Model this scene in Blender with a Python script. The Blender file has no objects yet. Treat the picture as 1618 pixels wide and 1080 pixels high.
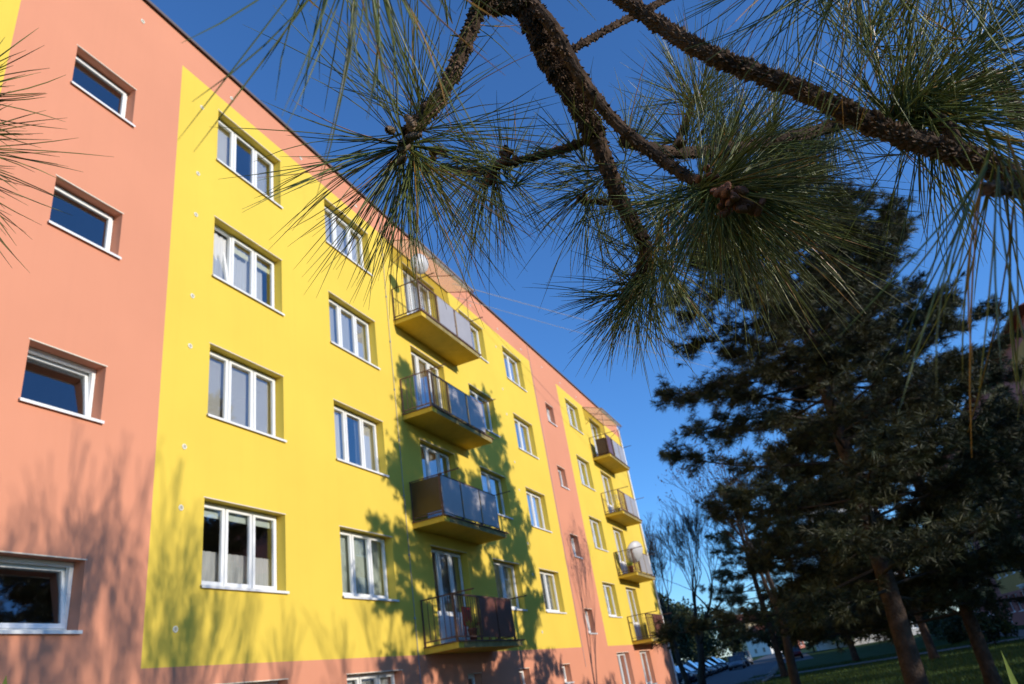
import bpy, math, random
import numpy as np
from mathutils import Vector, Matrix
random.seed(7); RNG = np.random.default_rng(7)
R = math.radians
scene = bpy.context.scene
COL = scene.collection

# ------------------------------------------------------------------ camera
FPX, CX, CY = 1120.4, 809.0, 540.0
CAM = np.array([0.0, -8.684, 1.6])
FWD = np.array([0.84631439, 0.3026781, 0.43833541])
RGT = np.array([0.40260865, -0.90227374, -0.15429964])
UPV = np.array([-0.34879541, -0.30706363, 0.88546806])
cam_d = bpy.data.cameras.new('camera'); cam = bpy.data.objects.new('camera', cam_d); COL.objects.link(cam)
m = Matrix.Identity(4)
for i in range(3):
    m[i][0] = RGT[i]; m[i][1] = UPV[i]; m[i][2] = -FWD[i]; m[i][3] = CAM[i]
cam.matrix_world = m
cam_d.sensor_fit = 'HORIZONTAL'; cam_d.sensor_width = 36.0; cam_d.lens = 36.0 * FPX / 1618.0
cam_d.clip_start = 0.02; cam_d.clip_end = 3000
cam_d.dof.use_dof = True; cam_d.dof.focus_distance = 1.02; cam_d.dof.aperture_fstop = 10.0
scene.camera = cam

def at(px, py, d):                       # a point d metres ahead of the lens
    return CAM + d * (FWD + (px - CX) / FPX * RGT + (CY - py) / FPX * UPV)

# ------------------------------------------------------------------ sky, sun, exposure
SUN_EL = 15.0
SUN_TO = np.array([-0.10, -1.0, 0.0]); SUN_TO /= np.linalg.norm(SUN_TO)
SUN_TO = SUN_TO * math.cos(R(SUN_EL)); SUN_TO[2] = math.sin(R(SUN_EL))
world = bpy.data.worlds.new('World'); scene.world = world; world.use_nodes = True
nt = world.node_tree; bg = nt.nodes['Background']
sky = nt.nodes.new('ShaderNodeTexSky'); sky.sky_type = 'NISHITA'; sky.sun_disc = False
sky.sun_elevation = R(SUN_EL); sky.sun_rotation = math.atan2(SUN_TO[0], SUN_TO[1]) % (2 * math.pi)
sky.air_density = 1.0; sky.dust_density = 0.0; sky.ozone_density = 7.8; sky.altitude = 300
nt.links.new(sky.outputs[0], bg.inputs[0]); bg.inputs[1].default_value = 0.15
sd = bpy.data.lights.new('sun', 'SUN'); sd.energy = 2.55; sd.angle = R(0.53); sd.color = (1.0, 0.91, 0.78)
sun = bpy.data.objects.new('sun', sd); COL.objects.link(sun)
sun.rotation_euler = Vector(SUN_TO).to_track_quat('Z', 'Y').to_euler(); sun.location = (0, -30, 40)
vs = scene.view_settings
vs.view_transform = 'Standard'; vs.look = 'None'; vs.exposure = 0.76; vs.gamma = 1.0; vs.use_curve_mapping = False
scene.render.engine = 'CYCLES'
scene.cycles.use_denoising = True
scene.cycles.max_bounces = 6; scene.cycles.transparent_max_bounces = 12

# ------------------------------------------------------------------ materials
MAT = {}
def mat(name, col, rough=0.8, var=0.0, vscale=3.0, bump=0.0, bscale=60.0, metal=0.0, spec=0.5, attr=None, dist=0.01, streak=0.0):
    mt = bpy.data.materials.new(name); mt.use_nodes = True; n = mt.node_tree; b = n.nodes['Principled BSDF']
    b.inputs['Roughness'].default_value = rough; b.inputs['Metallic'].default_value = metal
    b.inputs['Specular IOR Level'].default_value = spec
    b.inputs['Base Color'].default_value = (*col, 1)
    tc = n.nodes.new('ShaderNodeTexCoord')
    src = None
    if attr:
        a = n.nodes.new('ShaderNodeAttribute'); a.attribute_name = attr
        mx = n.nodes.new('ShaderNodeMix'); mx.data_type = 'RGBA'; mx.blend_type = 'MULTIPLY'; mx.inputs[0].default_value = 1
        mx.inputs[6].default_value = (*col, 1); n.links.new(a.outputs['Color'], mx.inputs[7]); src = mx.outputs[2]
    if var > 0:
        t = n.nodes.new('ShaderNodeTexNoise'); t.inputs['Scale'].default_value = vscale; t.inputs['Detail'].default_value = 6
        n.links.new(tc.outputs['Object'], t.inputs['Vector'])
        hs = n.nodes.new('ShaderNodeHueSaturation')
        mr = n.nodes.new('ShaderNodeMapRange'); mr.inputs['From Min'].default_value = .25; mr.inputs['From Max'].default_value = .75
        mr.inputs['To Min'].default_value = 1 - var; mr.inputs['To Max'].default_value = 1 + var
        n.links.new(t.outputs['Fac'], mr.inputs['Value']); n.links.new(mr.outputs[0], hs.inputs['Value'])
        if src: n.links.new(src, hs.inputs['Color'])
        else: hs.inputs['Color'].default_value = (*col, 1)
        src = hs.outputs[0]
    if streak > 0:                       # rain streaks running down
        mp = n.nodes.new('ShaderNodeMapping'); mp.inputs['Scale'].default_value = (2.2, 2.2, 0.10)
        n.links.new(tc.outputs['Object'], mp.inputs[0])
        t = n.nodes.new('ShaderNodeTexNoise'); t.inputs['Scale'].default_value = 2.0; t.inputs['Detail'].default_value = 8; t.inputs['Roughness'].default_value = .7
        n.links.new(mp.outputs[0], t.inputs['Vector'])
        mr = n.nodes.new('ShaderNodeMapRange'); mr.inputs['From Min'].default_value = .5; mr.inputs['From Max'].default_value = .8
        mr.inputs['To Min'].default_value = 1.0; mr.inputs['To Max'].default_value = 1 - streak
        n.links.new(t.outputs['Fac'], mr.inputs['Value'])
        hs = n.nodes.new('ShaderNodeHueSaturation'); n.links.new(mr.outputs[0], hs.inputs['Value'])
        if src: n.links.new(src, hs.inputs['Color'])
        else: hs.inputs['Color'].default_value = (*col, 1)
        src = hs.outputs[0]
    if src: n.links.new(src, b.inputs['Base Color'])
    if bump > 0:
        t = n.nodes.new('ShaderNodeTexNoise'); t.inputs['Scale'].default_value = bscale; t.inputs['Detail'].default_value = 5
        n.links.new(tc.outputs['Object'], t.inputs['Vector'])
        bp = n.nodes.new('ShaderNodeBump'); bp.inputs['Strength'].default_value = bump; bp.inputs['Distance'].default_value = dist
        n.links.new(t.outputs['Fac'], bp.inputs['Height']); n.links.new(bp.outputs[0], b.inputs['Normal'])
    MAT[name] = mt; return mt

def glass(name, tint=(.90, .92, .91), refl=4.2, rough=0.015):
    mt = bpy.data.materials.new(name); mt.use_nodes = True; n = mt.node_tree; n.nodes.clear()
    o = n.nodes.new('ShaderNodeOutputMaterial'); mx = n.nodes.new('ShaderNodeMixShader')
    tr = n.nodes.new('ShaderNodeBsdfTransparent'); tr.inputs[0].default_value = (*tint, 1)
    gl = n.nodes.new('ShaderNodeBsdfGlossy'); gl.inputs['Roughness'].default_value = rough; gl.inputs[0].default_value = (.95, .97, 1, 1)
    fr = n.nodes.new('ShaderNodeFresnel'); fr.inputs[0].default_value = 1.5
    mu = n.nodes.new('ShaderNodeMath'); mu.operation = 'MULTIPLY'; mu.inputs[1].default_value = refl; mu.use_clamp = True
    n.links.new(fr.outputs[0], mu.inputs[0]); n.links.new(mu.outputs[0], mx.inputs[0])
    n.links.new(tr.outputs[0], mx.inputs[1]); n.links.new(gl.outputs[0], mx.inputs[2]); n.links.new(mx.outputs[0], o.inputs[0])
    MAT[name] = mt; return mt

def translucent(name, col, tcol, f=0.4, rough=0.4, spec=.5, attr=None):
    mt = mat(name, col, rough, spec=spec, attr=attr); n = mt.node_tree; b = n.nodes['Principled BSDF']
    o = n.nodes['Material Output']; tl = n.nodes.new('ShaderNodeBsdfTranslucent'); tl.inputs[0].default_value = (*tcol, 1)
    mx = n.nodes.new('ShaderNodeMixShader'); mx.inputs[0].default_value = f
    n.links.new(b.outputs[0], mx.inputs[1]); n.links.new(tl.outputs[0], mx.inputs[2]); n.links.new(mx.outputs[0], o.inputs[0]); return mt

mat('yellow', (.755, .545, .082), .9, var=.05, vscale=.5, bump=.35, bscale=260, dist=.004, spec=.15, streak=.045)
mat('salmon', (.66, .278, .168), .9, var=.05, vscale=.5, bump=.35, bscale=260, dist=.004, spec=.15, streak=.03)
mat('slab_yellow', (.66, .46, .06), .85, var=.08, vscale=2, bump=.25, bscale=120, spec=.2, streak=.2)
mat('slab_edge', (.30, .24, .10), .85, var=.35, vscale=5, bump=.3, bscale=60, spec=.2, streak=.4)
mat('ochre', (.50, .27, .085), .9, var=.06, vscale=.6, spec=.1)
mat('rose', (.42, .15, .12), .9, var=.06, vscale=.6, spec=.1)
mat('white_pvc', (.82, .82, .80), .35)
mat('white_metal', (.78, .77, .74), .45)
mat('bead', (.80, .70, .55), .7)
mat('flashing', (.16, .13, .12), .5, metal=.3)
mat('rust', (.13, .065, .04), .75, var=.45, vscale=18, bump=.4, bscale=80)
mat('rust_light', (.24, .13, .085), .75, var=.4, vscale=18, bump=.4, bscale=80)
mat('interior', (.34, .31, .26), .9, var=.1)
mat('interior_dark', (.26, .225, .165), .9, var=.2)
translucent('curtain', (.74, .74, .74), (.6, .6, .6), .25, .9, spec=.1)
translucent('curtain_cool', (.62, .64, .67), (.35, .36, .38), .3, .9, spec=.1)
mat('blind', (.55, .53, .50), .6)
mat('blind_green', (.58, .64, .58), .6)
mat('shade_strip', (.62, .60, .40), .7)
glass('glass'); glass('glass_dark', (.50, .52, .52), 2.2)
mat('vent_ring', (.80, .78, .66), .6); mat('vent_core', (.42, .38, .28), .8)
mat('panel_frost', (.37, .35, .35), .36, var=.06, vscale=3); mat('panel_brown', (.15, .058, .042), .35, var=.15, vscale=4)
translucent('panel_amber', (.17, .115, .05), (.26, .16, .05), .5, .3)
translucent('poly', (.66, .60, .48), (.80, .70, .48), .6, .25)
_n = MAT['poly'].node_tree; _o = _n.nodes['Material Output']; _s = _o.inputs[0].links[0].from_socket; _t = _n.nodes.new('ShaderNodeBsdfTransparent'); _t.inputs[0].default_value = (.97, .93, .84, 1)
_m = _n.nodes.new('ShaderNodeMixShader'); _m.inputs[0].default_value = .72; _n.links.new(_s, _m.inputs[1]); _n.links.new(_t.outputs[0], _m.inputs[2]); _n.links.new(_m.outputs[0], _o.inputs[0])
mat('dish', (.56, .54, .52), .45); mat('grey_metal', (.32, .32, .33), .45, metal=.5)
mat('red_plastic', (.45, .03, .02), .4); mat('dark_wood', (.10, .06, .04), .6, var=.3, vscale=12)
mat('bark', (.060, .037, .024), .9, var=.75, vscale=30, bump=1.0, bscale=120, dist=.006, spec=.2)
mat('bark_scale', (.105, .064, .040), .85, var=.75, vscale=38, spec=.25)
mat('trunk_bark', (.070, .047, .035), .95, var=.5, vscale=7, bump=1.0, bscale=22, dist=.04, spec=.15)
mat('bare_bark', (.055, .043, .036), .95, var=.3, vscale=6, bump=.5, bscale=30, dist=.02, spec=.15)
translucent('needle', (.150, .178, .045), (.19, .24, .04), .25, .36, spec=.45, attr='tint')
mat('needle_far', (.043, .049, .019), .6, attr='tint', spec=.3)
mat('needle_dead', (.20, .085, .03), .6)
mat('leaf_brown', (.075, .032, .015), .8); mat('leaf_dark', (.028, .045, .016), .6, attr='tint', spec=.3)
mat('cone', (.22, .085, .045), .6, var=.35, vscale=140, spec=.4); mat('bud', (.12, .075, .042), .6, var=.3, vscale=120)
translucent('fresh_leaf', (.20, .27, .05), (.35, .45, .06), .4, .4)
mat('lawn', (.030, .058, .012), .95, var=.35, vscale=.8, bump=.6, bscale=9, dist=.05, spec=.1)
mat('grass', (.045, .085, .016), .7, attr='tint', spec=.2)
mat('asphalt', (.075, .078, .085), .9, var=.15, vscale=1.5, bump=.3, bscale=90, dist=.01)
mat('paving', (.14, .135, .13), .9, var=.15, vscale=1.2, bump=.2, bscale=60); mat('kerbstone', (.26, .25, .24), .9, var=.15, bump=.2)
mat('concrete', (.50, .48, .45), .9, var=.07, vscale=.4, bump=.2, bscale=20, streak=.2); mat('concrete_dark', (.30, .30, .30), .9, var=.1)
mat('roof_tile', (.22, .060, .04), .85, var=.2, vscale=2, bump=.5, bscale=8, dist=.05)
mat('house_white', (.72, .70, .64), .9, var=.04); mat('house_tan', (.60, .48, .28), .9, var=.06); mat('house_red', (.42, .16, .11), .9, var=.06)
mat('tyre', (.02, .02, .02), .85); mat('rim', (.45, .45, .46), .35, metal=.8); mat('lamp_red', (.4, .02, .02), .3); mat('lamp_clear', (.75, .75, .75), .15)
mat('cable', (.30, .32, .36), .5); mat('rubber', (.03, .03, .03), .7)
mat('wood_trim', (.20, .13, .08), .7)
mat('roof_felt', (.12, .12, .12), .95, bump=.3)

# ------------------------------------------------------------------ mesh helpers
class MB:
    def __init__(s): s.v = []; s.f = []; s.mi = []; s.m = 0
    def add(s, vs, fs):
        o = len(s.v); s.v.extend([tuple(map(float, q)) for q in vs])
        for q in fs: s.f.append(tuple(o + i for i in q)); s.mi.append(s.m)
        return s
    def box(s, x0, x1, y0, y1, z0, z1):
        return s.add([(x0,y0,z0),(x1,y0,z0),(x1,y1,z0),(x0,y1,z0),(x0,y0,z1),(x1,y0,z1),(x1,y1,z1),(x0,y1,z1)],
                     [(0,3,2,1),(4,5,6,7),(0,1,5,4),(1,2,6,5),(2,3,7,6),(3,0,4,7)])
    def quad(s, a, b, c, d): return s.add([a, b, c, d], [(0, 1, 2, 3)])
    def ring(s, x0, x1, z0, z1, w, y0, y1):       # rectangular frame in the xz plane, pieces butted
        s.box(x0, x1, y0, y1, z0, z0 + w); s.box(x0, x1, y0, y1, z1 - w, z1)
        s.box(x0, x0 + w, y0, y1, z0 + w, z1 - w); s.box(x1 - w, x1, y0, y1, z0 + w, z1 - w); return s
    def tube(s, pts, rad, n=8, cap=True):
        pts = [np.array(p, float) for p in pts]; k = len(pts)
        if not hasattr(rad, '__len__'): rad = [rad] * k
        t = [pts[min(i+1, k-1)] - pts[max(i-1, 0)] for i in range(k)]
        ref = np.array([0., 0, 1]) if abs(t[0][2]) < .9 * np.linalg.norm(t[0]) else np.array([1., 0, 0])
        vs = []
        for i in range(k):
            d = t[i] / (np.linalg.norm(t[i]) + 1e-9); a = np.cross(d, ref); a /= np.linalg.norm(a) + 1e-9; b = np.cross(d, a); ref = -np.cross(d, a) if False else ref
            for j in range(n):
                q = 2 * math.pi * j / n; vs.append(pts[i] + rad[i] * (math.cos(q) * a + math.sin(q) * b))
        fs = [(i*n+j, i*n+(j+1)%n, (i+1)*n+(j+1)%n, (i+1)*n+j) for i in range(k-1) for j in range(n)]
        if cap: fs += [tuple(range(n))[::-1], tuple((k-1)*n+j for j in range(n))]
        return s.add(vs, fs)
    def lathe(s, prof, n=16, org=(0,0,0), ax=2):  # prof: (radius, height)
        vs = []
        for (r_, h) in prof:
            for j in range(n):
                q = 2*math.pi*j/n; p = [r_*math.cos(q), r_*math.sin(q), h]
                if ax == 1: p = [p[0], p[2], p[1]]
                if ax == 0: p = [p[2], p[0], p[1]]
                vs.append([p[i]+org[i] for i in range(3)])
        k = len(prof)
        fs = [(i*n+j, i*n+(j+1)%n, (i+1)*n+(j+1)%n, (i+1)*n+j) for i in range(k-1) for j in range(n)]
        return s.add(vs, fs)
    def mesh(s, name, mats, smooth=False):
        me = bpy.data.meshes.new(name); me.from_pydata(s.v, [], s.f)
        for q in (mats if isinstance(mats, (list, tuple)) else [mats]): me.materials.append(MAT[q])
        if max(s.mi or [0]) > 0: me.polygons.foreach_set('material_index', s.mi)
        if smooth: me.polygons.foreach_set('use_smooth', [True] * len(s.f))
        me.update(); return me
    def build(s, name, mats, parent=None, smooth=False, loc=None):
        return put(name, s.mesh(name, mats, smooth), parent, loc)

def put(name, me, parent=None, loc=None, rot=None):
    o = bpy.data.objects.new(name, me); COL.objects.link(o)
    if parent is not None: o.parent = parent
    if loc is not None: o.location = tuple(loc)
    if rot is not None: o.rotation_euler = rot
    return o
def tag(o, label=None, cat=None, group=None, kind=None):
    if label: o['label'] = label
    if cat: o['category'] = cat
    if group: o['group'] = group
    if kind: o['kind'] = kind
    return o
def empty(name, loc=(0,0,0), rz=0):
    o = put(name, None, None, loc, (0, 0, rz)); o.empty_display_size = .2; return o
def fast_mesh(name, V, F, mats, tint=None, midx=None, smooth=False):
    """V (n,3), F (m,k) numpy -> mesh; tint (n,) value per vertex."""
    me = bpy.data.meshes.new(name); V = np.asarray(V, np.float32); F = np.asarray(F, np.int32); k = F.shape[1]
    me.vertices.add(len(V)); me.vertices.foreach_set('co', V.ravel())
    me.loops.add(F.size); me.loops.foreach_set('vertex_index', F.ravel())
    me.polygons.add(len(F)); me.polygons.foreach_set('loop_start', np.arange(0, F.size, k, dtype=np.int32))
    if midx is not None: me.polygons.foreach_set('material_index', np.asarray(midx, np.int32))
    if smooth: me.polygons.foreach_set('use_smooth', np.ones(len(F), bool))
    for q in (mats if isinstance(mats, (list, tuple)) else [mats]): me.materials.append(MAT[q])
    if tint is not None:
        a = me.color_attributes.new('tint', 'FLOAT_COLOR', 'POINT')
        T = np.asarray(tint, np.float32)
        if T.ndim == 1: T = np.stack([T, T, T, np.ones_like(T)], 1)
        a.data.foreach_set('color', T.ravel())
    me.update(calc_edges=True); me.validate(); return me

# ------------------------------------------------------------------ ground
ST = 2.8
def sheet(name, pts, z, mt, kind='structure'):
    o = MB().add([(x, y, z) for x, y in pts], [tuple(range(len(pts)))]).build(name, mt); o['kind'] = kind; return o
sheet('lawn', [(-400,-600),(1500,-600),(1500,600),(-400,600)], 0.0, 'lawn')
rc = lambda x: -1.0 + .0664*(x - 44)            # centre line of the road
road = MB(); road.add([(44,rc(44)-2.6,.004),(420,rc(420)-2.6,.004),(420,rc(420)+2.6,.004),(44,rc(44)+2.6,.004)], [(0,1,2,3)]); tag(road.build('road', 'asphalt'), kind='structure')
sheet('parking_bay', [(60.5,rc(60.5)+2.6),(150,rc(150)+2.6),(150,rc(150)+8),(60.5,rc(60.5)+8)], .008, 'asphalt')
sheet('parking_bay', [(84,rc(84)-6.4),(135,rc(135)-6.4),(135,rc(135)-2.85),(84,rc(84)-2.85)], .008, 'asphalt')
sheet('path', [(47,-17.5),(49.5,-17.5),(52.5,-3.2),(50,-3.4)], .004, 'paving')
sheet('pavement', [(22,-19.8),(110,-19.8),(110,-17.3),(22,-17.3)], .008, 'paving')
sheet('path', [(-14,-1.9),(43,-1.9),(43,-.35),(-14,-.35)], .008, 'paving')
for i, (a, b) in enumerate(zip(np.linspace(44, 230, 32)[:-1], np.linspace(44, 230, 32)[1:])):
    y0 = rc(.5*(a+b)) - 2.62
    MB().box(a + .01, b - .01, -.18 + 0, -.03, -.1, .12).build('kerb_stone', 'kerbstone', bpy.data.objects['road'], loc=(0, y0 - .2, 0))

# ------------------------------------------------------------------ facade builder
YR = .20                                      # depth of the reveals
WIN_CACHE = {}
def cached(key, fn):
    if key not in WIN_CACHE: WIN_CACHE[key] = fn()
    return WIN_CACHE[key]

def wavy(w, h, amp=.025, waves=9, top=0.0):
    n = 46; vs = []
    for i in range(n + 1):
        x = w * i / n; y = amp * math.sin(2*math.pi*waves*i/n + .7*math.sin(i*.9)) + .4*amp*math.sin(i*1.7)
        vs += [(x, y, 0), (x + .01*math.sin(i*.5), y*.5, h)]
    return MB().add(vs, [(2*i, 2*i+2, 2*i+3, 2*i+1) for i in range(n)])

def window(parent, u0, u1, z0, z1, panes, deco='curtain', tilt=(), sill=True, simple=False, glassm='glass', door=False):
    w, h = u1 - u0, z1 - z0; F = .055; M = .05
    def frame():
        b = MB().ring(.006, w - .006, .012, h - .006, F, YR, YR + .07)
        for i in range(1, panes):
            x = w * i / panes; b.box(x - M/2, x + M/2, YR + .002, YR + .068, F + .012, h - F - .006)
        return b.mesh('window', 'white_pvc')
    wo = put('window', cached(('f', round(w,3), round(h,3), panes), frame), parent, (u0, 0, z0))
    wo['detail'] = 1
    pw = w / panes
    for i in range(panes):
        x0 = pw * i + (F if i == 0 else M/2) - .012; x1 = pw * (i+1) - (F if i == panes-1 else M/2) + .012
        sw, sh = x1 - x0, h - 2*F + .01
        def sash(sw=sw, sh=sh):
            b = MB().ring(0, sw, 0, sh, .058, -.022, .03)
            if door: b.box(.058, sw - .058, -.012, .02, .058, .75)
            return b.mesh('sash', 'white_pvc', )
        ang = R(9) if i in tilt else 0
        so = put('sash', cached(('s', round(sw,3), round(sh,3), door), sash), wo, (x0, YR, F + .004), (-ang, 0, 0))
        def pane(sw=sw, sh=sh): return MB().quad((.05,.004,.05 if not door else .74),(sw-.05,.004,.05 if not door else .74),(sw-.05,.004,sh-.05),(.05,.004,sh-.05)).mesh('pane', glassm)
        po = put('pane', cached(('p', round(sw,3), round(sh,3), glassm, door), pane), wo, (x0, YR, F + .004), (-ang, 0, 0))
    if sill:
        def sl():
            b = MB(); b.add([(-.03,-.045,-.012),(w+.03,-.045,-.012),(w+.03,YR,.012),(-.03,YR,.012),(-.03,-.045,.003),(w+.03,-.045,.003),(w+.03,YR,.03),(-.03,YR,.03)],
                            [(0,3,2,1),(4,5,6,7),(0,1,5,4),(1,2,6,5),(2,3,7,6),(3,0,4,7)])
            b.box(-.03, w+.03, -.047, -.043, -.04, -.0121); return b.mesh('sill', 'white_metal')
        put('sill', cached(('sill', round(w,3)), sl), wo, (0, 0, 0))
    if simple: return wo
    put('drip_edge', cached(('drip', round(w,3)), lambda: MB().box(-.02, w+.02, -.006, .012, -.016, -.002).mesh('drip_edge', 'bead')), wo, (0, 0, h + .001))
    yb = YR + .115
    if deco in ('curtain', 'curtain_cool'):
        for (a, b_) in ((.02, w - .02),):
            wavy(b_ - a, h - .06, .022, max(3, int((b_-a)*7))).build('curtain', deco, wo, loc=(a, yb, .03))
    elif deco == 'split':
        for (a, b_) in ((.02, w*.40), (w*.62, w - .02)): wavy(b_ - a, h - .06, .022, max(3, int((b_-a)*7))).build('curtain', 'curtain', wo, loc=(a, yb, .03))
    elif deco == 'cafe':
        wavy(w - .06, h*.42, .018, 16).build('curtain', 'curtain', wo, loc=(.03, yb, .04))
        put('blind', MB().box(.03, w-.03, yb-.04, yb, h-.22, h-.1).mesh('blind', 'blind_green'), wo)
    elif deco == 'strip':
        wavy(w*.86, h - .1, .022, 13).build('curtain', 'curtain', wo, loc=(.02, yb, .03))
        for i in range(1, panes):
            put('roller_shade', MB().box(pw*i+.05, pw*(i+1)-.12, yb-.09, yb-.075, h-.36, h-.24).mesh('roller_shade', 'shade_strip'), wo)
    elif deco in ('blind', 'blind_green'):
        def bl():
            b = MB(); n = int(h/.032)
            for i in range(n):
                z = .04 + i*(h-.08)/n; b.add([(.02,0,z),(w-.02,0,z),(w-.02,.010,z+.030),(.02,.010,z+.030)], [(0,1,2,3)])
            return b.mesh('blind', deco)
        put('blind', cached((deco, round(w,3), round(h,3)), bl), wo, (0, YR + .10, 0))
    elif deco == 'half':
        put('blind', MB().box(.03, w*.33, yb, yb+.01, .03, h-.05).mesh('blind', 'blind'), wo)
        wavy(w*.30, h-.06, .02, 5).build('curtain', 'curtain_cool', wo, loc=(w*.66, yb+.02, .03))
    return wo

def facade(parent, ends, zroof, regions, openings, name='wall', base='salmon', over='yellow'):
    """front wall with real openings and reveals; regions: painted rectangles (u0,u1,z0,z1)"""
    us = sorted(set([ends[0], ends[1]] + [q for o in openings for q in o[:2]] + [q for r_ in regions for q in r_[:2]]))
    zs = sorted(set([-.3, zroof] + [q for o in openings for q in o[2:4]] + [q for r_ in regions for q in r_[2:4]]))
    us = [q for q in us if ends[0] <= q <= ends[1]]
    b = MB()
    paint = lambda u, z: 1 if any(r_[0] < u < r_[1] and r_[2] < z < r_[3] for r_ in regions) else 0
    ua, za = np.array(us), np.array(zs)
    for i in range(len(us) - 1):
        for j in range(len(zs) - 1):
            cu, cz = (us[i]+us[i+1])/2, (zs[j]+zs[j+1])/2
            if any(o[0] < cu < o[1] and o[2] < cz < o[3] for o in openings): continue
            b.m = paint(cu, cz); b.quad((us[i],0,zs[j]),(us[i+1],0,zs[j]),(us[i+1],0,zs[j+1]),(us[i],0,zs[j+1]))
    D = YR + .12
    for (a, c, z0, z1) in [o[:4] for o in openings]:
        b.m = paint((a+c)/2, (z0+z1)/2)
        b.quad((a,0,z0),(a,0,z1),(a,D,z1),(a,D,z0)); b.quad((c,0,z0),(c,D,z0),(c,D,z1),(c,0,z1))
        b.quad((a,0,z1),(c,0,z1),(c,D,z1),(a,D,z1)); b.quad((a,0,z0),(a,D,z0),(c,D,z0),(c,0,z0))
    return b.build(name, [base, over], parent)

# ------------------------------------------------------------------ the yellow block
ZT, ZB = 5.164, 3.782
ZROOF, YT, YB = 14.778, 13.941, 2.655
E0, E1 = -12.0, 39.907
bld = empty('apartment_building', (0, 0, 0))
tag(bld, 'sunlit five storey apartment block painted yellow and salmon, with stacked balconies', 'building')
COLS = {'A': (8.535, 10.461, 3), 'B': (12.106, 14.05, 3), 'D': (19.43, 21.34, 2), 'E': (23.05, 24.905, 2), 'G': (30.2, 32.06, 2)}
deco = {('A',3):'half', ('A',2):'strip', ('A',1):'blind', ('A',0):'cafe', ('B',3):'curtain', ('B',2):'curtain_cool', ('B',1):'split', ('B',0):'blind_green'}
ops = []; wins = []
rnd = random.Random(3)
for c, (a, b_, n) in COLS.items():
    for k in range(-1, 4):
        if k == -1 and c in 'DE': continue
        o = (a, b_, ZB + ST*k, ZT + ST*k + (.0 if k >= 0 else .03)); ops.append(o)
        wins.append((*o, n, deco.get((c, k), rnd.choice(['curtain_cool', 'curtain', 'split', 'blind', 'curtain'])), (0,) if (c, k) == ('A', 2) else (), True, False))
for k in range(4):                            # stair windows
    t = (0,) if k in (0, 1) else ()
    o = (5.423, 6.575, 3.122 + ST*k, 4.005 + ST*k); ops.append(o); wins.append((*o, 1, None, t, True, False))
    o = (27.08, 28.02, 3.122 + ST*k, 4.005 + ST*k); ops.append(o); wins.append((*o, 1, None, (0,) if k in (1, 3, 0) else (), True, False))
for (a, b_) in ((15.82, 17.76), (33.85, 35.72)):   # balcony doors
    for k in range(4):
        o = (a, b_, 2.84 + ST*k, ZT + ST*k); ops.append(o); wins.append((*o, 3 if a < 20 else 2, rnd.choice(['curtain_cool', 'curtain', 'blind']), (), False, True))
o = (33.85, 35.72, ZB - ST, ZT - ST + .03); ops.append(o); wins.append((*o, 2, 'curtain', (), True, False))
for a in (17.0, 20.17, 23.68):                # low utility windows
    o = (a, a + .74, 1.62, 2.18); ops.append(o); wins.append((*o, 1, None, (), True, False))
for a, n in ((-9.5, 3), (-6.0, 3), (-2.0, 2), (1.2, 3)):
    for k in range(-1, 4):
        o = (a, a + 1.93, ZB + ST*k, ZT + ST*k); ops.append(o); wins.append((*o, n, 'curtain_cool', (), True, False))
REG = [(7.544, 25.964, YB, YT), (29.197, E1, YB, YT), (E0, 4.45, YB, YT)]
facade(bld, (E0, E1), ZROOF, REG, ops)
for (a, b_, z0, z1, n, d, t, sl, dr) in wins:
    window(bld, a, b_, z0, z1, n, d, t, sl, door=dr)
MB().box(E1 - .3, E1 - .002, .002, 11.2, -.3, ZROOF - .002).build('end_wall', 'yellow', bld)
MB().box(E0 + .002, E0 + .3, .002, 11.2, -.3, ZROOF - .002).build('end_wall', 'yellow', bld)
MB().box(E0, E1, 11.2, 11.5, -.3, ZROOF).build('rear_wall', 'yellow', bld)
MB().box(E0 + .3, E1 - .3, .32, 11.2, ZROOF - .5, ZROOF - .25).build('roof', 'roof_felt', bld)
MB().box(E0 - .05, E1 + .05, -.07, .33, ZROOF + .002, ZROOF + .035).box(E0 - .05, E1 + .05, -.072, -.06, ZROOF - .035, ZROOF + .001).build('roof_flashing', 'flashing', bld)
for k in range(6):
    MB().box(E0 + .31, E1 - .31, .33, 5.99, -.15 + ST*k, .1 + ST*k - (.0)).build('interior_floor', 'interior', bld)
MB().box(E0 + .31, E1 - .31, 6.0, 6.1, -.2, ZROOF - .5).build('interior_wall', 'interior_dark', bld)
for x in (-7, -.5, 4.3, 7.3, 11.3, 15.2, 18.6, 22.2, 26, 29.1, 33):
    MB().box(x - .06, x + .06, .34, 5.98, -.2, ZROOF - .51).build('partition', 'interior', bld)
# round ventilation caps
def cap_mesh():
    b = MB(); b.m = 0; b.lathe([(.044, 0), (.047, -.009), (.041, -.015), (.031, -.015), (.029, -.010)], 20, ax=1)
    b.m = 1; b.add([(.029*math.cos(2*math.pi*i/20), -.010, .029*math.sin(2*math.pi*i/20)) for i in range(20)], [tuple(range(20))]); return b.mesh('vent_cap', ['vent_ring', 'vent_core'])
cm = cap_mesh(); cs = MB(); cs.m = 0
for u in (8.08, 22.4):
    for z in (13.24, 11.49, 10.50, 8.72, 7.72, 5.90, 4.91, 3.15): put('vent_cap', cm, bld, (u + .01*math.sin(z), 0, z))
for i in range(15): put('vent_cap', cm, bld, (6.56 + i*2.33, 0, 14.19))
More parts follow.
